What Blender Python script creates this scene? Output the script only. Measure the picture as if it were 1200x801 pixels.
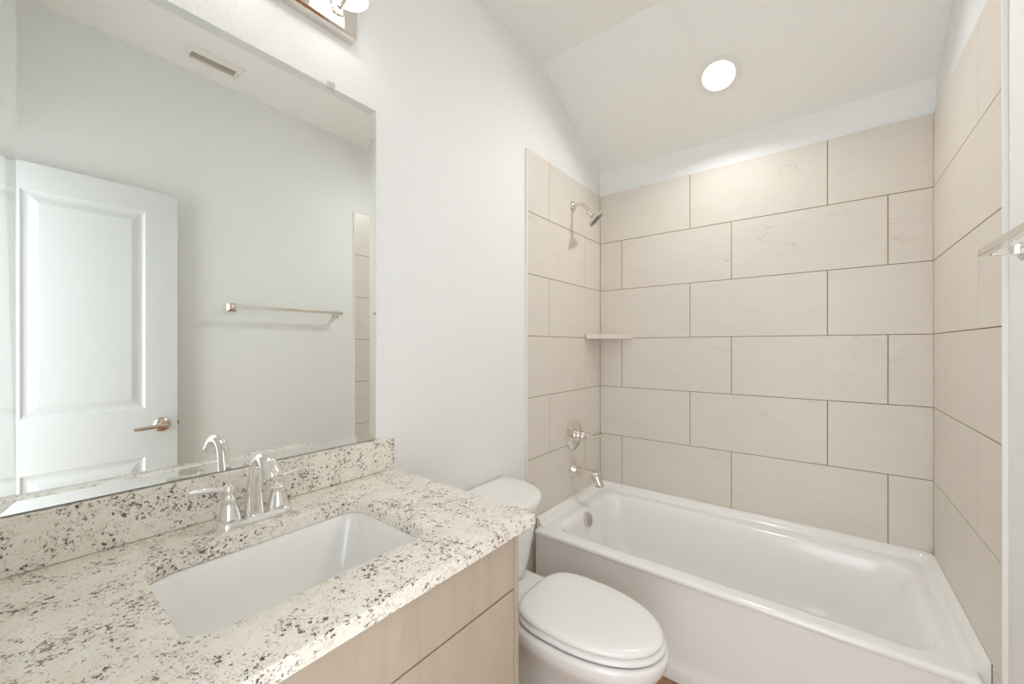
import bpy, bmesh, math
from math import sin, cos, pi, radians
from mathutils import Vector, Matrix

for o in list(bpy.data.objects):
    bpy.data.objects.remove(o)
S = bpy.context.scene
COL = S.collection

# ------------------------------------------------------------------ camera
cd = bpy.data.cameras.new('camera')
cam = bpy.data.objects.new('camera', cd)
COL.objects.link(cam)
cam.location = (1.1479, -2.4039, 1.300)
cam.rotation_euler = (pi/2, 0, 0.6637)
cd.sensor_width = 36.0
cd.lens = 466.5355/1200*36
cd.shift_y = 5.1465/1200
cd.clip_start = 0.02
S.camera = cam

# ------------------------------------------------------------------ light
WORLD_STRENGTH = 4.25
SCONCE_W = 0.16
SHADE_E = 1.1
DOWN_W = 7.6
LENS_E = 3.0
w = bpy.data.worlds.new('daylight')
S.world = w
w.use_nodes = True
bg = w.node_tree.nodes['Background']
bg.inputs[0].default_value = (0.93, 0.965, 1.0, 1)
bg.inputs[1].default_value = WORLD_STRENGTH
S.view_settings.view_transform = 'Standard'
S.view_settings.look = 'None'
S.view_settings.gamma = 1
S.view_settings.use_curve_mapping = False
S.view_settings.exposure = 0.02
try:
    S.cycles.max_bounces = 16
    S.cycles.diffuse_bounces = 10
    S.cycles.glossy_bounces = 6
except Exception:
    pass

# ------------------------------------------------------------------ materials
def newmat(name, col=(.8, .8, .8), rough=.5, metal=0.0, spec=.5, coat=0.0):
    m = bpy.data.materials.new(name)
    m.use_nodes = True
    b = m.node_tree.nodes['Principled BSDF']
    b.inputs['Base Color'].default_value = (*col, 1)
    b.inputs['Roughness'].default_value = rough
    b.inputs['Metallic'].default_value = metal
    b.inputs['Specular IOR Level'].default_value = spec
    b.inputs['Coat Weight'].default_value = coat
    return m, m.node_tree, b

def node(nt, t, **kw):
    n = nt.nodes.new(t)
    for k, v in kw.items():
        if k.startswith('i_'):
            n.inputs[k[2:].replace('_', ' ')].default_value = v
        else:
            setattr(n, k, v)
    return n

def ramp(nt, stops):
    r = nt.nodes.new('ShaderNodeValToRGB')
    e = r.color_ramp.elements
    while len(e) < len(stops):
        e.new(.5)
    for i, (p, c) in enumerate(stops):
        e[i].position = p
        e[i].color = (*c, 1) if len(c) == 3 else c
    return r

def coords(nt, scale=(1, 1, 1), loc=(0, 0, 0)):
    tc = nt.nodes.new('ShaderNodeTexCoord')
    mp = nt.nodes.new('ShaderNodeMapping')
    mp.inputs['Scale'].default_value = scale
    mp.inputs['Location'].default_value = loc
    nt.links.new(tc.outputs['Object'], mp.inputs[0])
    return mp.outputs[0]

def painted(name, col, scale=130, strength=.48, dist=.0014, rough=.55):
    m, nt, b = newmat(name, col, rough, spec=.3)
    v = coords(nt)
    n1 = node(nt, 'ShaderNodeTexNoise', i_Scale=scale, i_Detail=2.0, i_Roughness=.5)
    n2 = node(nt, 'ShaderNodeTexNoise', i_Scale=scale*.35, i_Detail=1.0)
    nt.links.new(v, n1.inputs[0]); nt.links.new(v, n2.inputs[0])
    ad = node(nt, 'ShaderNodeMath', operation='ADD')
    r1 = ramp(nt, [(.42, (0, 0, 0)), (.62, (1, 1, 1))])
    nt.links.new(n1.outputs[0], r1.inputs[0])
    nt.links.new(r1.outputs[0], ad.inputs[0]); nt.links.new(n2.outputs[0], ad.inputs[1])
    bp = node(nt, 'ShaderNodeBump', i_Strength=strength, i_Distance=dist)
    nt.links.new(ad.outputs[0], bp.inputs['Height'])
    nt.links.new(bp.outputs[0], b.inputs['Normal'])
    return m

M_WALL = painted('wall paint', (.85, .855, .845))
M_CEIL = painted('ceiling paint', (.86, .85, .82), scale=110, strength=.2)
M_TRIMW = newmat('white caulk', (.84, .83, .80), .4)[0]
M_GROUT = newmat('brown grout', (.24, .165, .115), .9)[0]
M_PORC = newmat('white porcelain', (.84, .835, .815), .09, coat=.3)[0]
M_TUB = newmat('white acrylic', (.86, .855, .84), .16, coat=.2)[0]
M_SEAT = newmat('white plastic seat', (.84, .835, .81), .22)[0]
M_CHROME = newmat('chrome', (.90, .89, .88), .07, 1.0)[0]
M_NICKEL = newmat('polished nickel', (.80, .755, .71), .10, 1.0)[0]
M_SATIN = newmat('satin nickel', (.62, .53, .44), .24, 1.0)[0]
M_DARK = newmat('painted hole shade', (.06, .045, .035), .8)[0]  # near-black colour painted in for the shade inside openings
M_DOOR = newmat('white door paint', (.67, .685, .685), .3)[0]
M_VENT = newmat('white vent enamel', (.82, .80, .76), .4)[0]
M_CLIP = newmat('clear plastic clip', (.85, .84, .82), .15)[0]
M_CLIP.node_tree.nodes['Principled BSDF'].inputs['Transmission Weight'].default_value = .5
M_MIRROR = newmat('silvered glass', (.865, .885, .86), .0, 1.0)[0]
M_RUB = newmat('grey nozzle rubber', (.25, .23, .21), .5)[0]

def emit(name, col, st, base=(.9, .9, .9)):
    m, nt, b = newmat(name, base, .3)
    b.inputs['Emission Color'].default_value = (*col, 1)
    b.inputs['Emission Strength'].default_value = st
    return m
M_SHADE = emit('lit frosted glass', (1, .95, .87), SHADE_E)
M_LENS = emit('lit lens', (1, .98, .95), LENS_E)

def mk_tile():
    m, nt, b = newmat('beige stone tile', (.6, .53, .45), .34, spec=.4)
    at = node(nt, 'ShaderNodeAttribute', attribute_name='tile_uv')
    mp = nt.nodes.new('ShaderNodeMapping')
    mp.inputs['Scale'].default_value = (1.8, 4.2, 1)
    mp.inputs['Rotation'].default_value = (0, 0, .10)
    nt.links.new(at.outputs['Vector'], mp.inputs[0])
    n1 = node(nt, 'ShaderNodeTexNoise', i_Scale=3.0, i_Detail=12.0, i_Roughness=.72, i_Distortion=.7)
    nt.links.new(mp.outputs[0], n1.inputs[0])
    n2 = node(nt, 'ShaderNodeTexNoise', i_Scale=1.6, i_Detail=3.0, i_Distortion=1.5)
    nt.links.new(at.outputs['Vector'], n2.inputs[0])
    r1 = ramp(nt, [(.25, (.685, .63, .56)), (.5, (.712, .66, .592)), (.75, (.737, .688, .62))])
    nt.links.new(n1.outputs[0], r1.inputs[0])
    # thin darker veins
    mp2 = nt.nodes.new('ShaderNodeMapping')
    mp2.inputs['Scale'].default_value = (1.5, 4.5, 1)
    mp2.inputs['Rotation'].default_value = (0, 0, -.2)
    nt.links.new(at.outputs['Vector'], mp2.inputs[0])
    n3 = node(nt, 'ShaderNodeTexNoise', i_Scale=1.3, i_Detail=5.0, i_Roughness=.55, i_Distortion=1.0)
    nt.links.new(mp2.outputs[0], n3.inputs[0])
    r3 = ramp(nt, [(.492, (0, 0, 0)), (.5, (1, 1, 1)), (.508, (0, 0, 0))])
    nt.links.new(n3.outputs[0], r3.inputs[0])
    r4 = ramp(nt, [(.55, (0, 0, 0)), (.7, (.34, .34, .34))])
    nt.links.new(n2.outputs[0], r4.inputs[0])
    mu = node(nt, 'ShaderNodeMath', operation='MULTIPLY')
    nt.links.new(r3.outputs[0], mu.inputs[0]); nt.links.new(r4.outputs[0], mu.inputs[1])
    mx = node(nt, 'ShaderNodeMix', data_type='RGBA')
    nt.links.new(mu.outputs[0], mx.inputs[0])
    nt.links.new(r1.outputs[0], mx.inputs[6])
    mx.inputs[7].default_value = (.36, .30, .25, 1)
    nt.links.new(mx.outputs[2], b.inputs['Base Color'])
    return m
M_TILE = mk_tile()

def mk_granite():
    m, nt, b = newmat('speckled cream granite', (.7, .6, .5), .13, spec=.5)
    v = coords(nt)
    base_n = node(nt, 'ShaderNodeTexNoise', i_Scale=55.0, i_Detail=5.0, i_Roughness=.6, i_Distortion=.4)
    nt.links.new(v, base_n.inputs[0])
    base = ramp(nt, [(.28, (.76, .68, .58)), (.45, (.84, .785, .70)), (.58, (.86, .815, .745)), (.72, (.88, .86, .81))])
    nt.links.new(base_n.outputs[0], base.inputs[0])
    last = base.outputs[0]
    cl = node(nt, 'ShaderNodeTexNoise', i_Scale=17.0, i_Detail=3.0)
    nt.links.new(v, cl.inputs[0])
    warp = node(nt, 'ShaderNodeTexNoise', i_Scale=260.0, i_Detail=2.0)
    nt.links.new(v, warp.inputs[0])
    wm = node(nt, 'ShaderNodeMix', data_type='RGBA', blend_type='LINEAR_LIGHT')
    wm.inputs[0].default_value = .007
    nt.links.new(v, wm.inputs[6]); nt.links.new(warp.outputs['Color'], wm.inputs[7])
    def speck(scale, thr, col, c0, c1, off, amt=1.0):
        nonlocal last
        vo = node(nt, 'ShaderNodeTexVoronoi', i_Scale=scale)
        of = node(nt, 'ShaderNodeVectorMath', operation='ADD')
        of.inputs[1].default_value = (off, off*1.7, off*.6)
        nt.links.new(wm.outputs[2], of.inputs[0]); nt.links.new(of.outputs[0], vo.inputs[0])
        # keep a random share of the cells only
        sp = node(nt, 'ShaderNodeSeparateColor')
        nt.links.new(vo.outputs['Color'], sp.inputs[0])
        keep = node(nt, 'ShaderNodeMapRange', i_From_Min=c0, i_From_Max=c1)
        adn = node(nt, 'ShaderNodeMath', operation='MULTIPLY_ADD')
        nt.links.new(cl.outputs[0], adn.inputs[0]); adn.inputs[1].default_value = 1.3
        nt.links.new(sp.outputs[0], adn.inputs[2])
        nt.links.new(adn.outputs[0], keep.inputs[0])
        sz = node(nt, 'ShaderNodeMath', operation='MULTIPLY')
        nt.links.new(keep.outputs[0], sz.inputs[0]); sz.inputs[1].default_value = thr
        lt = node(nt, 'ShaderNodeMath', operation='SUBTRACT')
        nt.links.new(sz.outputs[0], lt.inputs[0]); nt.links.new(vo.outputs['Distance'], lt.inputs[1])
        g = node(nt, 'ShaderNodeMath', operation='MULTIPLY', use_clamp=True)
        nt.links.new(lt.outputs[0], g.inputs[0]); g.inputs[1].default_value = 9
        g2 = node(nt, 'ShaderNodeMath', operation='MULTIPLY')
        nt.links.new(g.outputs[0], g2.inputs[0]); g2.inputs[1].default_value = amt
        mx = node(nt, 'ShaderNodeMix', data_type='RGBA')
        nt.links.new(g2.outputs[0], mx.inputs[0]); nt.links.new(last, mx.inputs[6])
        mx.inputs[7].default_value = (*col, 1)
        last = mx.outputs[2]
    speck(190, .50, (.50, .45, .40), 1.18, 1.5, .0, .55)
    speck(240, .50, (.24, .13, .085), 1.26, 1.55, 3.1, .85)
    speck(150, .52, (.075, .052, .042), 1.34, 1.6, 7.7, .9)
    speck(110, .46, (.13, .035, .025), 1.42, 1.65, 12.3, .9)
    nt.links.new(last, b.inputs['Base Color'])
    return m
M_GRAN = mk_granite()

def mk_wood(name, c0, c1, scale, rough=.45):
    m, nt, b = newmat(name, c0, rough, spec=.35)
    v = coords(nt, scale)
    n = node(nt, 'ShaderNodeTexNoise', i_Scale=3.0, i_Detail=7.0, i_Roughness=.6, i_Distortion=.35)
    nt.links.new(v, n.inputs[0])
    r = ramp(nt, [(.3, c0), (.7, c1)])
    nt.links.new(n.outputs[0], r.inputs[0])
    nt.links.new(r.outputs[0], b.inputs['Base Color'])
    return m
M_CAB = mk_wood('pale maple cabinet', (.445, .37, .285), (.52, .44, .35), (3, 9, 1.4))

def mk_floor():
    m, nt, b = newmat('honey oak planks', (.5, .3, .15), .4)
    v = coords(nt)
    br = node(nt, 'ShaderNodeTexBrick', offset=.37, i_Scale=1.0, i_Mortar_Size=.0018, i_Brick_Width=1.1, i_Row_Height=.15)
    br.inputs['Color1'].default_value = (.52, .29, .13, 1)
    br.inputs['Color2'].default_value = (.42, .22, .09, 1)
    br.inputs['Mortar'].default_value = (.12, .06, .03, 1)
    nt.links.new(v, br.inputs[0])
    v2 = coords(nt, (1.5, 26, 1))
    n = node(nt, 'ShaderNodeTexNoise', i_Scale=3.0, i_Detail=8.0, i_Roughness=.65, i_Distortion=.6)
    nt.links.new(v2, n.inputs[0])
    r = ramp(nt, [(.35, (.45, .42, .4)), (.62, (1.1, 1.1, 1.1))])
    nt.links.new(n.outputs[0], r.inputs[0])
    mx = node(nt, 'ShaderNodeMix', data_type='RGBA', blend_type='MULTIPLY')
    mx.inputs[0].default_value = .8
    nt.links.new(br.outputs[0], mx.inputs[6]); nt.links.new(r.outputs[0], mx.inputs[7])
    nt.links.new(mx.outputs[2], b.inputs['Base Color'])
    return m
M_FLOOR = mk_floor()

# ------------------------------------------------------------------ mesh helpers
def obj(name, bm, mat, parent=None, smooth=False, bevel=0, seg=2, sub=0, loc=(0, 0, 0), weld=True, angle=40):
    if weld:
        bmesh.ops.remove_doubles(bm, verts=bm.verts, dist=1e-5)
    bmesh.ops.recalc_face_normals(bm, faces=bm.faces)
    me = bpy.data.meshes.new(name)
    bm.to_mesh(me); bm.free()
    for m in (mat if isinstance(mat, (list, tuple)) else [mat]):
        me.materials.append(m)
    o = bpy.data.objects.new(name, me)
    COL.objects.link(o)
    o.location = loc
    if parent:
        o.parent = parent
    if bevel:
        b = o.modifiers.new('bevel', 'BEVEL')
        b.width = bevel; b.segments = seg; b.limit_method = 'ANGLE'; b.angle_limit = radians(35)
        b.harden_normals = False
    if sub:
        s = o.modifiers.new('sub', 'SUBSURF'); s.levels = sub; s.render_levels = sub
    if smooth or bevel:
        for p in me.polygons:
            p.use_smooth = True
        try:
            me.set_sharp_from_angle(angle=radians(angle))
        except Exception:
            pass
    return o

def root(name, label, cat, loc=(0, 0, 0), group=None):
    o = bpy.data.objects.new(name, None)
    o.empty_display_size = .05
    COL.objects.link(o)
    o.location = loc
    o['label'] = label; o['category'] = cat
    if group:
        o['group'] = group
    return o

def tag(o, label, cat):
    o['label'] = label; o['category'] = cat
    return o

def struct(o):
    o['kind'] = 'structure'
    return o

def box(bm, x0, x1, y0, y1, z0, z1, mi=0):
    vs = [bm.verts.new((x, y, z)) for x in (x0, x1) for y in (y0, y1) for z in (z0, z1)]
    for f in ((0, 1, 3, 2), (4, 6, 7, 5), (0, 4, 5, 1), (2, 3, 7, 6), (0, 2, 6, 4), (1, 5, 7, 3)):
        bm.faces.new([vs[i] for i in f]).material_index = mi

def mbox(*a):
    bm = bmesh.new(); box(bm, *a); return bm

def loft(bm, loops, cap0=False, cap1=False, closed=True):
    rings = [[bm.verts.new(p) for p in L] for L in loops]
    n = len(rings[0])
    for a, b in zip(rings, rings[1:]):
        for i in range(n if closed else n-1):
            j = (i+1) % n
            bm.faces.new((a[i], a[j], b[j], b[i]))
    if cap0: bm.faces.new(rings[0])
    if cap1: bm.faces.new(rings[-1])
    return rings

def lathe(bm, prof, n=32, mat=None):
    """prof: list of (r, h) revolved about local z; mat transforms it"""
    mat = mat or Matrix()
    loops = []
    for r, h in prof:
        loops.append([mat @ Vector((max(r, 1e-5)*cos(2*pi*i/n), max(r, 1e-5)*sin(2*pi*i/n), h)) for i in range(n)])
    loft(bm, loops, True, True)

def along(p0, d):
    """matrix with local z along d, origin p0"""
    return Matrix.Translation(Vector(p0)) @ Vector(d).to_track_quat('Z', 'Y').to_matrix().to_4x4()

def catmull(pts, k=8):
    P = [Vector(p) for p in pts]
    P = [2*P[0]-P[1]] + P + [2*P[-1]-P[-2]]
    out = []
    for i in range(1, len(P)-2):
        for s in range(k):
            t = s/k
            a, b, c, d = P[i-1], P[i], P[i+1], P[i+2]
            out.append(.5*((2*b)+(c-a)*t+(2*a-5*b+4*c-d)*t*t+(3*b-a-3*c+d)*t**3))
    out.append(P[-2])
    return out

def tube(bm, pts, radii, n=20, k=8, ref=(0, 1, 0), flat=1.0):
    """smooth tube through pts; radii per control point; ref = constant side axis; flat scales it"""
    path = catmull(pts, k)
    rr = catmull([(r, 0, 0) for r in radii], k)
    side = Vector(ref).normalized()
    loops = []
    for i, p in enumerate(path):
        a = path[max(i-1, 0)]; b = path[min(i+1, len(path)-1)]
        t = (b-a).normalized()
        s = (side - t*side.dot(t)).normalized()
        u = t.cross(s)
        r = rr[i].x
        loops.append([p + s*(r*flat*cos(2*pi*j/n)) + u*(r*sin(2*pi*j/n)) for j in range(n)])
    loft(bm, loops, True, True)

def rrect(x0, x1, y0, y1, r, z, k=8):
    """rounded rectangle loop, 4*(k+1) points"""
    out = []
    r = min(r, (x1-x0)/2-1e-4, (y1-y0)/2-1e-4)
    for cx, cy, a0 in ((x1-r, y1-r, 0), (x0+r, y1-r, pi/2), (x0+r, y0+r, pi), (x1-r, y0+r, 1.5*pi)):
        for i in range(k+1):
            a = a0 + pi/2*i/k
            out.append(Vector((cx+r*cos(a), cy+r*sin(a), z)))
    return out

# ------------------------------------------------------------------ room shell
W = 1.5117            # tile face to tile face
XL, XR = -.010, W+.010
YB, YF = .010, -2.49
ZC = 2.777            # flat ceiling
YK = -.667            # crease of the slope
ZS = 2.432            # slope height at the back wall
T = .10
def quadprism(pts, off):
    bm = bmesh.new()
    a = [bm.verts.new(p) for p in pts]
    b = [bm.verts.new(Vector(p)+Vector(off)) for p in pts]
    n = len(pts)
    bm.faces.new(a); bm.faces.new(b[::-1])
    for i in range(n):
        bm.faces.new((a[i], a[(i+1) % n], b[(i+1) % n], b[i]))
    return bm
FL = struct(obj('floor', mbox(XL-T, XR+T, YF-T, YB+T, -.1, 0), M_FLOOR))
side = [(YF-T, 0), (YB+T, 0), (YB+T, ZS), (YB, ZS), (YK, ZC), (YF-T, ZC)]
wl = struct(obj('wall_left', quadprism([(XL, y, z) for y, z in side], (-T, 0, 0)), M_WALL))
wr = struct(obj('wall_right', quadprism([(XR, y, z) for y, z in side], (T, 0, 0)), M_WALL))
wb = struct(obj('wall_back', mbox(XL, XR, YB, YB+T, 0, ZS), M_WALL))
# front wall with the doorway beside the right wall
DX0, DX1, DZ = .83, 1.475, 2.08
bm = bmesh.new()
box(bm, XL, DX0, YF-T, YF, 0, ZC)
box(bm, DX0, DX1, YF-T, YF, DZ, ZC)
box(bm, DX1, XR, YF-T, YF, 0, ZC)
struct(obj('wall_front', bm, M_WALL, weld=False))
prof = [(YF-T, ZC), (YK, ZC), (YB, ZS), (YB+T, ZS), (YB+T, ZS+T), (YK, ZC+T), (YF-T, ZC+T)]
struct(obj('ceiling', quadprism([(XL-T, y, z) for y, z in prof], (XR-XL+2*T, 0, 0)), M_CEIL))
# door casing and baseboards
bm = bmesh.new()
box(bm, DX0-.06, DX0, YF, YF+.012, 0, DZ+.06)
box(bm, DX0, DX1, YF, YF+.012, DZ, DZ+.06)
struct(obj('trim_1', bm, M_DOOR, bevel=.003))
struct(obj('baseboard_left', mbox(XL, XL+.012, -1.60, -.83, 0, .10), M_DOOR, bevel=.003))
struct(obj('baseboard_right', mbox(XR-.012, XR, YF, -.83, 0, .10), M_DOOR, bevel=.003))

# ------------------------------------------------------------------ tile surround
H, TL, Z0 = .3080, .6128, .428-.3080     # row pitch, tile pitch, height of row line 0
TE = .811                                 # tile returns run this far from the back wall
G = .0032
def tile_panel(name, parent, kind):
    """kind back / left / right; tile slabs with real joints, one mesh"""
    bm = bmesh.new()
    lay = bm.verts.layers.float_vector.new('tile_uv')
    length = W if kind == 'back' else TE
    cnt = 0
    for row in range(0, 7):                # row between line row and row+1
        z0, z1 = Z0+row*H, Z0+(row+1)*H
        if kind == 'back':
            if row == 0:
                continue
            s0 = .5506 if row % 2 == 0 else .1471
        else:
            s0 = .612 if row % 2 == 0 else .2087
        if row == 0:
            z0 = 0.003
        cuts = [0.0]
        s = s0 - TL*2
        while s < length:
            if s > .02 and s < length-.02:
                cuts.append(s)
            s += TL
        cuts.append(length)
        for a, b in zip(cuts, cuts[1:]):
            if row == 0 and kind != 'back':
                a = max(a, .7365)            # below the tub rim only the strip in front of it shows
                if b <= a: continue
            cnt += 1
            g0 = G/2 if a > 0 else .001
            g1 = G/2 if b < length else 0
            g2 = 0 if row == 6 else G/2
            u0, u1, v0, v1 = a+g0, b-g1, z0+G/2, z1-g2
            if kind == 'back':
                P = lambda u, v, d: (u, YB-d, v)
            elif kind == 'left':
                P = lambda u, v, d: (XL+d, -u, v)
            else:
                P = lambda u, v, d: (XR-d, -u, v)
            e = .0009
            ring0 = [(u0, v0), (u1, v0), (u1, v1), (u0, v1)]
            ring1 = [(u0+e, v0+e), (u1-e, v0+e), (u1-e, v1-e), (u0+e, v1-e)]
            A = [bm.verts.new(P(u, v, .0015)) for u, v in ring0]
            B = [bm.verts.new(P(u, v, .0100-e)) for u, v in ring0]
            C = [bm.verts.new(P(u, v, .0100)) for u, v in ring1]
            for vs, rg in ((A, ring0), (B, ring0), (C, ring1)):
                for vv, (u, v) in zip(vs, rg):
                    vv[lay] = (u - a + cnt*3.71, v - z0 + cnt*5.3, cnt*1.9)
            for p, q in ((A, B), (B, C)):
                for i in range(4):
                    bm.faces.new((p[i], p[(i+1) % 4], q[(i+1) % 4], q[i]))
            bm.faces.new(C)
    return obj(name, bm, M_TILE, parent, weld=False)
def grout_panel(parent, kind):
    z1 = Z0+7*H
    if kind == 'back':
        bm = mbox(0, W, YB-.0078, YB-.0005, .43, z1)
    elif kind == 'left':
        bm = mbox(XL+.0005, XL+.0078, -TE, 0.002, .0, z1)
    else:
        bm = mbox(XR-.0078, XR-.0005, -TE, 0.002, .0, z1)
    return obj('grout', bm, M_GROUT, parent)
for wo, k in ((wb, 'back'), (wl, 'left'), (wr, 'right')):
    tile_panel('tile_panel', wo, k)
    grout_panel(wo, k)
# white edge strips closing the tile ends
obj('tile_edge_trim', mbox(XL, .0005, -TE-.006, -TE, 0, Z0+7*H), M_TRIMW, wl, bevel=.001)
obj('tile_edge_trim', mbox(W-.0005, XR, -TE-.006, -TE, 0, Z0+7*H), M_TRIMW, wr, bevel=.001)

# ------------------------------------------------------------------ bathtub
def build_tub():
    r = root('bathtub', 'long white alcove bathtub set against the beige tiled walls', 'bathtub', (.756, -.4, 0))
    o = Vector(r.location)
    bm = bmesh.new()
    k = 8
    # outer rim edge -> deck -> basin ; loops share the same point count
    x0, x1, yf = .001, W-.001, -.790
    def L(a, b, c, d, rad, z): return rrect(a, b, c, d, rad, z, k)
    loops = [
        L(.026, W-.026, yf+.002, -.012, .012, .376),
        L(.024, W-.024, yf-.002, -.012, .014, .384),
        L(.024, W-.024, yf, -.012, .014, .393),
        L(.028, W-.028, yf+.006, -.014, .014, .3985),
        L(.034, W-.034, yf+.014, -.018, .016, .400),
        L(.084, 1.440, -.739, -.091, .080, .400),
        L(.094, 1.431, -.730, -.100, .085, .3992),
        L(.104, 1.422, -.722, -.108, .088, .396),
        L(.112, 1.412, -.714, -.116, .088, .386),
        L(.118, 1.396, -.707, -.124, .088, .360),
        L(.135, 1.345, -.694, -.140, .090, .260),
        L(.155, 1.285, -.680, -.156, .095, .160),
        L(.180, 1.235, -.662, -.176, .100, .100),
        L(.225, 1.180, -.630, -.210, .100, .072),
        L(.330, 1.060, -.560, -.280, .080, .064),
    ]
    loft(bm, loops, False, True)
    # apron with a rounded foot
    prof = [(yf+.002, .376), (yf+.012, .370), (yf+.014, .33), (yf+.010, .10), (yf+.006, .068), (yf-.004, .052),
            (yf-.008, .040), (yf-.008, .0)]
    loops = [[Vector((x, y, z)) for x in (.026, W*.5, W-.026)] for y, z in prof]
    loft(bm, loops, closed=False)
    for xs in (.026, W-.026):       # returns towards the walls
        xw = .001 if xs < .5 else W-.001
        loops = [[Vector((xs, y, z)), Vector((xs, -.735, z))] for y, z in prof]
        loft(bm, loops, closed=False)
        loft(bm, [[Vector((xs, -.735, 0)), Vector((xw, -.735, 0))], [Vector((xs, -.735, .2995)), Vector((xw, -.735, .2995))]], closed=False)
    tub = obj('tub_shell', bm, M_TUB, r, smooth=True, loc=-o, angle=50)
    # raised ledge that meets the tile on three sides (one mesh with rounded inner edge)
    bm = bmesh.new()
    def U(inset, z):
        out = [Vector((inset, -.735, z))]
        rad = .03
        for i in range(7):
            a = pi - pi/2*i/6
            out.append(Vector((inset+rad+rad*cos(a), -inset-rad+rad*sin(a), z)))
        for i in range(7):
            a = pi/2 - pi/2*i/6
            out.append(Vector((W-inset-rad+rad*cos(a), -inset-rad+rad*sin(a), z)))
        out.append(Vector((W-inset, -.735, z)))
        return out
    lo = [U(.0008, .432), U(.006, .4295), U(.016, .428), U(.020, .426), U(.026, .412), U(.034, .404), U(.048, .4005), U(.048, .385), U(.0008, .385)]
    lo = lo[:-2] + [U(.048, .30), U(.0008, .30)]
    rg = loft(bm, lo + [lo[0]], closed=False)
    bm.faces.new([x[0] for x in rg[:-1]]); bm.faces.new([x[-1] for x in rg[:-1]])
    obj('wall_ledge', bm, M_TUB, r, smooth=True, loc=-o, angle=45)
    # overflow plate on the inner left end
    bm = bmesh.new()
    c = Vector((.119, -.418, .345))
    d = Vector((1, 0, .22))
    mt = along(c, d)
    lathe(bm, [(.0, 0), (.041, .0), (.042, .008), (.039, .014), (.028, .017), (0, .018)], 32, mt)
    op = obj('overflow_plate', bm, M_NICKEL, r, smooth=True, loc=-o)
    bm = bmesh.new()
    for ring, nn in ((.0, 1), (.010, 6), (.019, 11), (.029, 15)):
        for i in range(nn):
            a = 2*pi*i/nn
            lathe(bm, [(.0, .0155 if ring < .02 else .0125), (.0026, .0155 if ring < .02 else .0125), (.0026, .0188 if ring < .02 else .0180), (0, .0188 if ring < .02 else .0180)], 8,
                  mt @ Matrix.Translation((ring*cos(a), ring*sin(a), 0)))
    obj('overflow_hole_shade', bm, M_DARK, op, weld=False)  # solid dark studs, the shade of the holes is in their colour
    bm = bmesh.new()
    lathe(bm, [(.0, 0), (.036, 0), (.036, .003), (.030, .006), (.02, .004), (0, .004)], 32, Matrix.Translation((.40, -.42, .063)))
    obj('drain', bm, M_NICKEL, r, smooth=True, loc=-o)
build_tub()

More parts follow.
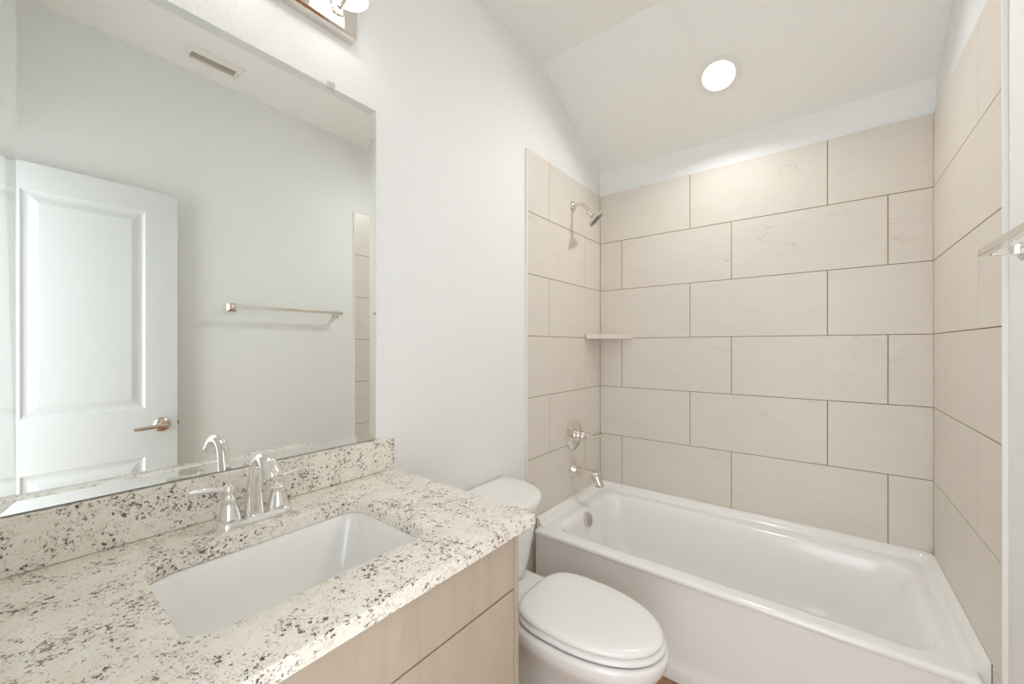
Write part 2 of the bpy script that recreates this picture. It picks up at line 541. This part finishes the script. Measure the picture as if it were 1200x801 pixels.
# ------------------------------------------------------------------ tub and shower fittings
def build_fittings():
    Y = -.360
    # spout
    r = root('tub_spout', 'polished nickel tub spout curving down over the bathtub end', 'faucet', (0, Y, .585))
    bm = bmesh.new()
    lathe(bm, [(0, 0), (.037, 0), (.039, .004), (.036, .012), (.030, .022), (.024, .034), (.020, .045), (0, .046)], 32, along((0, 0, 0), (1, 0, 0)))
    obj('flange', bm, M_NICKEL, r, smooth=True)
    bm = bmesh.new()
    tube(bm, [(.03, 0, 0), (.075, 0, -.002), (.12, 0, -.004), (.148, 0, -.018), (.165, 0, -.045), (.172, 0, -.062)],
         [.026, .023, .022, .024, .022, .021], 24)
    lathe(bm, [(0, 0), (.024, 0), (.024, .010), (.020, .012), (0, .012)], 24, along((.168, 0, -.054), (.18, 0, -1)))
    obj('spout', bm, M_NICKEL, r, smooth=True)
    bm = bmesh.new()
    lathe(bm, [(0, 0), (.0045, 0), (.004, .018), (.009, .020), (.009, .027), (0, .029)], 16, along((.148, 0, -.005), (0, 0, 1)))
    obj('diverter_knob', bm, M_NICKEL, r, smooth=True)
    # valve
    r = root('shower_valve', 'round polished nickel shower valve with ribbed lever on tiled wall', 'shower valve', (0, Y+.005, .785))
    bm = bmesh.new()
    lathe(bm, [(0, 0), (.086, 0), (.088, .003), (.084, .007), (.070, .010), (.066, .014), (.050, .016), (.036, .017), (.034, .026), (.030, .030), (0, .030)], 48, along((0, 0, 0), (1, 0, 0)))
    obj('escutcheon', bm, M_NICKEL, r, smooth=True)
    bm = bmesh.new()
    lathe(bm, [(0, .024), (.032, .024), (.034, .032), (.026, .038), (.022, .050), (.028, .056), (.029, .064), (.022, .072),
               (.0205, .082), (.026, .088), (.025, .096), (.017, .102), (.012, .108), (0, .110)], 32, along((0, 0, 0), (1, 0, 0)))
    hd = obj('handle_hub', bm, M_NICKEL, r, smooth=True)
    bm = bmesh.new()
    tube(bm, [(.093, 0, 0), (.115, .018, -.003), (.130, .050, -.005), (.140, .088, .0)], [.010, .009, .0095, .013], 16, ref=(0, 0, 1), flat=.8)
    obj('lever', bm, M_NICKEL, hd, smooth=True)
    # shower head
    r = root('wall_shower', 'small polished nickel shower head on a bent arm', 'shower head', (0, Y-.005, 2.112))
    bm = bmesh.new()
    lathe(bm, [(0, 0), (.030, 0), (.031, .003), (.027, .010), (.018, .016), (.011, .018), (0, .018)], 32, along((0, 0, 0), (1, 0, 0)))
    obj('flange', bm, M_NICKEL, r, smooth=True)
    bm = bmesh.new()
    tube(bm, [(.008, 0, 0), (.040, 0, .004), (.066, 0, -.006), (.094, 0, -.036), (.108, 0, -.058)], [.0095]*5, 16)
    obj('arm', bm, M_NICKEL, r, smooth=True)
    bm = bmesh.new()
    d = Vector((.62, .30, -.72))
    mt = along((.100, -.004, -.050), d)
    lathe(bm, [(0, 0), (.013, 0), (.015, .006), (.013, .014), (.017, .022), (.017, .030), (.014, .034), (.026, .046), (.048, .056), (.052, .060), (.052, .068), (.049, .071), (.046, .0695), (0, .0695)], 36, mt)
    hd = obj('head', bm, M_NICKEL, r, smooth=True)
    bm = bmesh.new()
    for ring, nn in ((0, 1), (.012, 6), (.024, 12), (.036, 18)):
        for i in range(nn):
            a = 2*pi*i/nn
            lathe(bm, [(0, .069), (.0032, .069), (.0024, .0735), (0, .074)], 8, mt @ Matrix.Translation((ring*cos(a), ring*sin(a), 0)))
    obj('nozzles', bm, M_RUB, hd, weld=False)
build_fittings()

# corner shelf
bm = bmesh.new()
sh = [(0.0005, -.0005), (0.0005, -.213), (.012, -.216), (.214, -.012), (.220, -.0005)]
loft(bm, [[Vector((x, y, z)) for x, y in sh] for z in (1.347, 1.375)], True, True)
tag(obj('corner_shelf', bm, M_TILE, bevel=.002), 'triangular beige stone corner shelf on the tiled wall', 'shelf')

# ------------------------------------------------------------------ toilet
def build_toilet():
    Y0 = -1.203
    r = root('toilet', 'white two-piece toilet between vanity and bathtub, lid closed', 'toilet', (.394, Y0, 0))
    o = Vector((.40, 0, 0))
    def egg(xb, xf, hw, z, pb=2.9, pf=2.1, cx=None, n=72, s=1.0):
        """egg outline, back at xb squarer, front at xf rounder"""
        cx = xb+(xf-xb)*.42 if cx is None else cx
        out = []
        for i in range(n):
            t = 2*pi*i/n
            c, sn = cos(t), sin(t)
            p = pf if c > 0 else pb
            a = (xf-cx) if c > 0 else (cx-xb)
            out.append(Vector((cx+a*abs(c)**(2/p)*(1 if c > 0 else -1), hw*abs(sn)**(2/p)*(1 if sn > 0 else -1), z)))
        return out
    # bowl and pedestal
    bm = bmesh.new()
    L = [egg(.285, .770, .160, .380), egg(.272, .784, .173, .384), egg(.268, .791, .180, .380), egg(.268, .793, .182, .370), egg(.272, .789, .179, .346),
         egg(.276, .779, .171, .326), egg(.276, .755, .155, .298), egg(.262, .715, .135, .250), egg(.235, .665, .114, .190),
         egg(.200, .625, .102, .120), egg(.175, .612, .103, .060), egg(.160, .620, .118, .030), egg(.155, .625, .122, .014), egg(.155, .625, .122, 0)]
    loft(bm, L, True, True)
    # deck that carries the tank
    def R(x0, x1, hw, rad, z): return rrect(x0, x1, -hw, hw, rad, z)
    loft(bm, [R(.045, .37, .100, .03, .30), R(.03, .39, .118, .035, .345), R(.025, .40, .125, .04, .372), R(.028, .40, .122, .04, .384), R(.034, .39, .116, .04, .388)], True, True)
    # trapway bulge on each side
    for s in (-1, 1):
        tube(bm, [(.52, .085*s, .21), (.42, .088*s, .25), (.33, .086*s, .235), (.285, .084*s, .16), (.33, .084*s, .09), (.42, .084*s, .06)],
             [.03, .042, .045, .042, .038, .03], 16, ref=(0, 1, 0), flat=.75)
    obj('bowl', bm, M_PORC, r, smooth=True, loc=-o, weld=False, angle=60)
    # seat ring and lid
    bm = bmesh.new()
    A = dict(pb=3.5, pf=2.05)
    L = [egg(.320, .777, .163, .386, **A), egg(.316, .783, .169, .390, **A), egg(.315, .785, .171, .397, **A), egg(.318, .781, .167, .4035, **A), egg(.326, .767, .155, .406, **A),
         egg(.37, .70, .105, .4065, **A), egg(.38, .69, .095, .402, **A), egg(.38, .69, .095, .390, **A)]
    loft(bm, L)
    obj('seat', bm, M_SEAT, r, smooth=True, loc=-o, angle=60)
    bm = bmesh.new()
    L = [egg(.326, .770, .158, .4085, **A), egg(.320, .775, .164, .4095, **A), egg(.317, .778, .167, .413, **A), egg(.317, .778, .167, .419, **A), egg(.320, .774, .164, .4245, **A),
         egg(.332, .760, .151, .4285, **A), egg(.37, .70, .11, .4305, **A), egg(.43, .60, .05, .4315, **A)]
    loft(bm, L, True, True)
    obj('lid', bm, M_SEAT, r, smooth=True, loc=-o, angle=60)
    for s in (-1, 1):
        bm = bmesh.new()
        loft(bm, [rrect(.292, .326, s*.072-.019, s*.072+.019, .008, z) for z in (.386, .406)] + [rrect(.296, .322, s*.072-.014, s*.072+.014, .008, .4095)], True, True)
        obj('hinge', bm, M_SEAT, r, smooth=True, loc=-o)
        bm = bmesh.new()
        lathe(bm, [(0, 0), (.014, 0), (.013, .012), (.006, .018), (0, .019)], 20, Matrix.Translation((.34, .112*s, .010)))
        obj('bolt_cap', bm, M_SEAT, r, smooth=True, loc=-o)
    # tank : bowed front, tapering downwards
    def D(hw, xf, z, x0=.022):
        out = []
        for i in range(49):
            t = -pi/2 + pi*i/48
            c, s = cos(t), sin(t)
            out.append(Vector((x0+(xf-x0)*(abs(c)**(2/3.2)), hw*abs(s)**(2/2.5)*(1 if s > 0 else -1), z)))
        out.append(Vector((x0-.016, hw*.97, z))); out.append(Vector((x0-.016, -hw*.97, z)))
        return out
    bm = bmesh.new()
    L = [D(.145, .205, .389), D(.158, .222, .394), D(.166, .232, .410), D(.176, .240, .45), D(.196, .254, .55), D(.210, .264, .664), D(.208, .262, .666)]
    loft(bm, L, True, True)
    obj('tank', bm, M_PORC, r, smooth=True, loc=-o)
    bm = bmesh.new()
    L = [D(.214, .270, .6655), D(.220, .277, .668), D(.223, .281, .675), D(.226, .285, .690), D(.225, .284, .699), D(.221, .279, .7045), D(.212, .268, .707), D(.15, .20, .708)]
    loft(bm, L, True, True)
    obj('tank_lid', bm, M_PORC, r, smooth=True, loc=-o)
    bm = bmesh.new()
    lathe(bm, [(0, 0), (.014, 0), (.014, .006), (.009, .012), (0, .013)], 20, along((.238, -.145, .625), (1, -.3, 0)))
    tube(bm, [(.250, -.145, .625), (.262, -.12, .622), (.268, -.085, .618)], [.006, .006, .007], 12, ref=(0, 0, 1))
    obj('flush_lever', bm, M_CHROME, r, smooth=True, loc=-o)
build_toilet()

# ------------------------------------------------------------------ vanity
YV0, YV1 = -2.485, -1.625
def build_vanity():
    r = root('vanity_cabinet', 'pale maple vanity cabinet with flat fronts under the granite countertop', 'cabinet', (.28, -2.05, 0))
    o = Vector(r.location)
    bm = bmesh.new()
    box(bm, XL+.001, .540, YV0, YV0+.018, .10, .862)        # sides
    box(bm, XL+.001, .540, YV1-.018, YV1, .10, .862)
    box(bm, XL+.001, .530, YV0+.018, YV1-.018, .10, .118)
    box(bm, XL+.001, .008, YV0+.018, YV1-.018, .118, .862)
    obj('body', bm, M_CAB, r, loc=-o, weld=False)
    bm = bmesh.new()
    box(bm, .531, .550, YV1-.040, YV1-.0150, .10, .8625)
    box(bm, .531, .559, YV1-.0150, YV1, .10, .8625)
    box(bm, .531, .550, YV0, YV0+.040, .10, .8625)
    box(bm, .531, .550, YV0+.040, YV1-.040, .835, .8625)
    box(bm, .531, .550, YV0+.040, YV1-.040, .695, .735)
    box(bm, .531, .550, YV0+.040, YV1-.040, .10, .135)
    obj('face_frame', bm, M_CAB, r, loc=-o, weld=False)
    obj('toe_kick', mbox(XL+.001, .47, YV0+.01, YV1-.002, .001, .0995), M_CAB, r, loc=-o)
    obj('drawer_front', mbox(.5515, .5600, -2.440, YV1-.0200, .7175, .857), M_CAB, r, bevel=.0015, loc=-o)
    obj('door', mbox(.5515, .5600, -2.036, YV1-.0200, .112, .7135), M_CAB, r, bevel=.0015, loc=-o)
    obj('door', mbox(.5515, .5600, -2.440, -2.040, .112, .7135), M_CAB, r, bevel=.0015, loc=-o)
build_vanity()

SX0, SX1, SY0, SY1 = .160, .466, -2.250, -1.822
def build_counter():
    r = root('countertop', 'cream granite countertop with brown and black speckles and backsplash', 'countertop', (.29, -2.05, .864))
    o = Vector(r.location)
    zt, zb = .894, .8635
    X0, X1, Y0, Y1 = XL+.001, .594, -2.488, -1.5985
    k = 8
    def hole(d, z): return rrect(SX0+d, SX1-d, SY0+d, SY1-d, .045, z, k)
    def outer(d, z):
        # same point count as the hole, corner points bunched with a small radius
        return rrect(X0+d, X1-d, Y0+d, Y1-d, .006, z, k)
    bm = bmesh.new()
    loops = [hole(.0, zb), hole(0, zt-.0025), hole(-.0008, zt-.0008), hole(-.0028, zt), outer(.003, zt), outer(.0008, zt-.0008), outer(0, zt-.003), outer(0, zb+.002), outer(.002, zb), hole(0, zb)]
    loft(bm, loops)
    obj('slab', bm, M_GRAN, r, smooth=True, loc=-o, angle=30)
    obj('backsplash', mbox(X0, .0195, Y0, Y1, zt+.0005, .9955), M_GRAN, r, bevel=.0012, loc=-o)
build_counter()

def build_sink():
    r = root('sink', 'white rectangular undermount sink set into the granite countertop', 'sink', (.313, -2.036, .72))
    o = Vector(r.location)
    bm = bmesh.new()
    def L(d, rad, z): return rrect(SX0+d, SX1-d, SY0+d, SY1-d, rad, z, 8)
    loft(bm, [L(-.03, .05, .8625), L(-.004, .048, .8625), L(.0005, .047, .860), L(.006, .047, .848), L(.020, .05, .80), L(.036, .055, .755), L(.050, .06, .736), L(.075, .06, .726), L(.125, .03, .722)], False, True)
    # outer shell underneath
    loft(bm, [L(-.03, .05, .8625), L(-.03, .05, .855), L(-.008, .05, .845), L(.02, .05, .745), L(.045, .06, .715), L(.12, .03, .706)], False, True)
    obj('basin', bm, M_PORC, r, smooth=True, loc=-o, angle=60)
    bm = bmesh.new()
    lathe(bm, [(0, 0), (.024, 0), (.024, .003), (.018, .005), (.016, .003), (0, .004)], 28, Matrix.Translation((.313, -2.036, .7222)))
    obj('drain', bm, M_CHROME, r, smooth=True, loc=-o)
build_sink()

def build_faucet():
    r = root('sink_faucet', 'chrome two-handle faucet with arched spout behind the sink', 'faucet', (.098, -2.041, .8943))
    bm = bmesh.new()
    def P(hx, hy, z): return rrect(-hx, hx, -hy, hy, hx*.95, z, 8)
    loft(bm, [P(.027, .080, 0), P(.028, .081, .003), P(.026, .079, .010), P(.023, .076, .015), P(.021, .074, .017)], True, True)
    obj('base_plate', bm, M_CHROME, r, smooth=True)
    # spout : broad tapering body that arches over the basin
    bm = bmesh.new()
    tube(bm, [(-.002, 0, .012), (-.001, 0, .05), (.003, 0, .095), (.016, 0, .132), (.046, 0, .153), (.080, 0, .145), (.102, 0, .122)],
         [.021, .0175, .0145, .013, .014, .0175, .0185], 24)
    lathe(bm, [(0, 0), (.0195, 0), (.0200, .006), (.0185, .012), (0, .012)], 24, along((.099, 0, .127), (.60, 0, -.80)))
    obj('spout', bm, M_CHROME, r, smooth=True)
    bm = bmesh.new()
    lathe(bm, [(0, 0), (.0025, 0), (.0025, .078), (.006, .082), (.0065, .088), (.003, .093), (0, .094)], 14, Matrix.Translation((-.024, 0, .012)))
    obj('lift_rod', bm, M_CHROME, r, smooth=True)
    for s in (-1, 1):
        bm = bmesh.new()
        lathe(bm, [(0, 0), (.026, 0), (.0265, .004), (.023, .012), (.0235, .014), (.0225, .024), (.018, .042), (.0140, .056), (.0145, .060), (.0145, .064),
                   (.011, .067), (.009, .074), (.012, .080), (.012, .087), (.008, .094), (.005, .097), (.0055, .101), (0, .104)],
              28, Matrix.Translation((0, .051*s, 0)))
        h = obj('handle', bm, M_CHROME, r, smooth=True)
        bm = bmesh.new()
        tube(bm, [(0, .055*s, .084), (-.002, .075*s, .090), (-.005, .098*s, .093), (-.008, .120*s, .095)], [.006, .0055, .006, .0045], 14, ref=(1, 0, 0), flat=1.0)
        obj('lever', bm, M_CHROME, h, smooth=True)
build_faucet()

# ------------------------------------------------------------------ mirror
def build_mirror():
    r = root('wall_mirror', 'large wide frameless mirror on the wall behind the sink faucet', 'mirror', (XL, -2.034, 1.53))
    o = Vector(r.location)
    y0, y1, z0, z1 = -2.411, -1.654, .9985, 2.067
    bw, rise = .0215, .0011
    xf = XL+.0055
    bm = bmesh.new()
    def R(d, x): return [Vector((x, y0+d, z0+d)), Vector((x, y1-d, z0+d)), Vector((x, y1-d, z1-d)), Vector((x, y0+d, z1-d))]
    inner = R(bw, xf)
    outer = R(0, xf+rise)
    outer[2].x = outer[3].x = xf+.0021        # wider ground angle along the top edge
    back = R(0, XL+.0004)
    rg = loft(bm, [back, outer, inner], False, True)
    m = obj('glass', bm, M_MIRROR, r, loc=-o)
    r.rotation_euler = (0, 0, .0062)      # hangs a hair off parallel to the wall
    r.location.x += .0026
    bm = bmesh.new()
    loft(bm, [rrect(-.010, .010, -.011, .011, .004, 0, 4), rrect(-.010, .010, -.011, .011, .004, .006, 4), rrect(-.008, .008, -.009, .009, .004, .008, 4)], True, True)
    lathe(bm, [(0, .008), (.004, .008), (.0036, .010), (0, .0105)], 12)
    bm.transform(Matrix.Translation((xf+rise-.001, -1.806, z1+.004)) @ Matrix.Rotation(pi/2, 4, 'Y'))
    obj('mirror_clip', bm, M_CLIP, r, smooth=True, loc=-o, weld=False)
build_mirror()

# ------------------------------------------------------------------ vanity light
def add_point(name, loc, watt, rad, col=(1, .93, .84), spot=None, parent=None):
    l = bpy.data.lights.new(name, 'SPOT' if spot else 'POINT')
    l.energy = watt; l.shadow_soft_size = rad; l.color = col
    if spot:
        l.spot_size = spot; l.spot_blend = .6
    ob = bpy.data.objects.new(name, l)
    COL.objects.link(ob); ob.location = loc
    if parent: ob.parent = parent
    return ob

def build_sconce():
    yc = -2.040
    r = root('vanity_light', 'brushed nickel light bar with lit frosted glass shades above the mirror', 'wall light', (XL, yc, 2.29))
    bm = bmesh.new()
    def R(d, x): return [Vector((x, -.304+d, -.056+d)), Vector((x, .304-d, -.056+d)), Vector((x, .304-d, .056-d)), Vector((x, -.304+d, .056-d))]
    loft(bm, [R(0, .0005), R(0, .033), R(.006, .040)], True, True)
    obj('backplate', bm, M_NICKEL, r, bevel=.0006)
    for s in (-1, 0, 1):
        y = s*.240
        bm = bmesh.new()
        tube(bm, [(.038, y, .0), (.070, y, .004), (.100, y, .022), (.105, y, .055), (.105, y, .075)], [.008]*5, 14)
        lathe(bm, [(0, 0), (.024, 0), (.022, .006), (.010, .010), (0, .010)], 24, along((.0385, y, 0), (1, 0, 0)))
        lathe(bm, [(0, 0), (.026, 0), (.028, .008), (.024, .022), (.012, .028), (0, .028)], 24, Matrix.Translation((.105, y, .086)))
        obj('arm', bm, M_NICKEL, r, smooth=True, weld=False)
        bm = bmesh.new()
        lathe_open = [(.020, .088), (.030, .086), (.040, .070), (.046, .040), (.0485, .010), (.0495, -.006), (.0465, -.006), (.0455, .010), (.043, .040), (.037, .068), (.020, .084)]
        loops = [[Vector((.105+q*cos(2*pi*i/32), y+q*sin(2*pi*i/32), h)) for i in range(32)] for q, h in lathe_open]
        loft(bm, loops)
        sh = obj('lamp_shade', bm, M_SHADE, r, smooth=True)
        bm = bmesh.new()
        lathe(bm, [(0, .006), (.012, .008), (.019, .016), (.021, .026), (.018, .040), (.013, .052), (.012, .080), (0, .080)], 24, Matrix.Translation((.105, y, 0)))
        obj('bulb', bm, M_LENS, sh, smooth=True)
        add_point('bulb_light', (.105, y, -.004), SCONCE_W, .02, (1, .94, .86), parent=r)
build_sconce()

# ------------------------------------------------------------------ recessed light in the slope
def build_down():
    ang = math.atan2(ZC-ZS, -(YK-YB))
    c = Vector((.754, -.300, 0))
    c.z = ZS + (YB-c.y)*(ZC-ZS)/(YB-YK)
    r = root('recessed_light', 'round lit recessed light in the sloped ceiling over the bathtub', 'ceiling light', c)
    nrm = Vector((0, -sin(ang), -cos(ang)))      # pointing into the room
    # slope plane descends towards +y ; inward normal
    nrm = Vector((0, -(ZC-ZS), -(YB-YK))).normalized()
    mt = along((0, 0, 0), nrm)
    bm = bmesh.new()
    lathe(bm, [(.070, .0005), (.098, .0003), (.0985, .0012), (.096, .0022), (.078, .0026), (.0725, .0022), (.0705, .0012)], 64, mt)
    # remove the caps of the ring
    for f in [f for f in bm.faces if len(f.verts) > 4]:
        bm.faces.remove(f)
    obj('trim_ring', bm, M_VENT, r, smooth=True)
    bm = bmesh.new()
    lathe(bm, [(0, .0004), (.0712, .0004), (.0712, .0010), (0, .0012)], 64, mt)
    obj('lens', bm, M_LENS, r, smooth=True)
    l = bpy.data.lights.new('downlight', 'AREA')
    l.shape = 'DISK'; l.size = .08; l.energy = DOWN_W; l.color = (.96, .975, .985); l.spread = radians(162)
    ob = bpy.data.objects.new('downlight', l); COL.objects.link(ob)
    ob.parent = r; ob.location = nrm*.012
    ob.rotation_euler = (-nrm).to_track_quat('Z', 'Y').to_euler()
build_down()

# ------------------------------------------------------------------ towel bar
def build_towel_bar():
    z, xb = 1.524, XR
    ya, yb = -.942, -1.592
    r = root('towel_bar', 'polished nickel towel bar with square posts on the right wall', 'towel bar', (xb, (ya+yb)/2, z))
    L = (ya-yb)/2
    so = .068
    bm = bmesh.new()
    box(bm, -so-.009, -so+.009, -L-.004, L+.004, -.006, .011)
    obj('bar', bm, M_NICKEL, r, bevel=.002)
    for s in (-1, 1):
        bm = bmesh.new()
        def Q(h, x): return [Vector((x, s*(L-.014)-h, -h)), Vector((x, s*(L-.014)+h, -h)), Vector((x, s*(L-.014)+h, h)), Vector((x, s*(L-.014)-h, h))]
        loft(bm, [Q(.024, -.0005), Q(.024, -.008), Q(.019, -.013), Q(.012, -.018), Q(.0095, -.030), Q(.0095, -so+.008)], True, True)
        obj('post', bm, M_NICKEL, r, bevel=.0012)
build_towel_bar()

# ------------------------------------------------------------------ ceiling vent
def build_vent():
    r = root('ceiling_vent', 'white rectangular air vent in the ceiling, brown slots, seen in the mirror', 'vent', (1.345, -1.712, ZC))
    hx, hy = .072, .125
    ox, oy = .030, .097
    bm = bmesh.new()
    def R(a, b, z): return [Vector((-a, -b, z)), Vector((a, -b, z)), Vector((a, b, z)), Vector((-a, b, z))]
    loft(bm, [R(hx, hy, -.0005), R(hx, hy, -.003), R(hx-.008, hy-.008, -.009), R(ox+.002, oy+.002, -.010), R(ox, oy, -.008), R(ox, oy, -.0006)])
    obj('frame', bm, M_VENT, r)
    obj('duct_shade', mbox(-ox, ox, -oy, oy, -.0012, -.0004), M_DARK, r)  # thin plate whose dark colour stands in for shade behind the louvers
    bm = bmesh.new()
    for i in range(3):
        x = -ox + .0110 + i*.0185
        q = [Vector((x+.0050, 0, -.0058)), Vector((x-.0045, 0, -.0046)), Vector((x-.0047, 0, -.0054)), Vector((x+.0048, 0, -.0066))]
        loft(bm, [[Vector((p.x, -oy, p.z)) for p in q], [Vector((p.x, oy, p.z)) for p in q]], True, True)
    obj('louvers', bm, newmat('tan louver', (.62, .52, .42), .5)[0], r, weld=False)
    bm = bmesh.new()
    tube(bm, [(0.0, oy+.006, -.010), (.003, oy+.006, -.018), (.010, oy+.006, -.022)], [.002, .002, .0025], 8)
    obj('damper_lever', bm, M_VENT, r, smooth=True)
    for s in (-1, 1):
        bm = bmesh.new()
        lathe(bm, [(0, 0), (.0035, 0), (.0025, .002), (0, .0022)], 12, along((0, s*(hy-.016), -.0095), (0, 0, -1)))
        obj('screw', bm, M_SATIN, r, smooth=True)
build_vent()

# ------------------------------------------------------------------ door (open, standing along the right wall)
def build_door():
    y0, y1, xf, th, zb, zt = -2.447, -1.838, 1.440, .035, .012, 2.062
    bm = bmesh.new()
    ys = (y0+.103, y1-.122)
    pans = [(.24, .765), (1.000, 1.950)]
    def F(*p): bm.faces.new([bm.verts.new((xf, y, z)) for y, z in p])
    F((y0, zb), (ys[0], zb), (ys[0], zt), (y0, zt))
    F((ys[1], zb), (y1, zb), (y1, zt), (ys[1], zt))
    zs = [zb] + [v for p in pans for v in p] + [zt]
    for a, b in zip(zs[::2], zs[1::2]):
        F((ys[0], a), (ys[1], a), (ys[1], b), (ys[0], b))
    for a, b in pans:
        def R(d, x): return [Vector((xf+x, ys[0]+d, a+d)), Vector((xf+x, ys[1]-d, a+d)), Vector((xf+x, ys[1]-d, b-d)), Vector((xf+x, ys[0]+d, b-d))]
        loft(bm, [R(0, 0), R(.004, .004), R(.010, .0085), R(.018, .0095), R(.026, .0085), R(.046, .002), R(.050, .0012)], False, True)
    # edges and back
    a = [bm.verts.new((xf, y, z)) for y, z in ((y0, zb), (y1, zb), (y1, zt), (y0, zt))]
    b = [bm.verts.new((xf+th, y, z)) for y, z in ((y0, zb), (y1, zb), (y1, zt), (y0, zt))]
    for i in range(4):
        bm.faces.new((a[i], a[(i+1) % 4], b[(i+1) % 4], b[i]))
    bm.faces.new(b)
    d = struct(obj('door_1', bm, M_DOOR))
    yc, zc = y1-.062, .912
    bm = bmesh.new()
    lathe(bm, [(0, 0), (.033, 0), (.034, .003), (.031, .008), (.020, .012), (.012, .016), (.011, .044), (0, .044)], 32, along((xf, yc, zc), (-1, 0, 0)))
    tube(bm, [(xf-.046, yc+.012, zc), (xf-.050, yc-.015, zc), (xf-.052, yc-.05, zc-.002), (xf-.050, yc-.085, zc-.004), (xf-.046, yc-.108, zc-.005)], [.009, .010, .009, .0085, .007], 16, ref=(0, 0, 1))
    obj('door_handle', bm, M_SATIN, d, smooth=True, weld=False)
    obj('latch_plate', mbox(xf+.006, xf+.029, y1-.0003, y1+.0015, zc-.028, zc+.028), M_SATIN, d)
    obj('latch_bolt', mbox(xf+.011, xf+.024, y1+.0015, y1+.010, zc-.008, zc+.008), M_SATIN, d)
build_door()
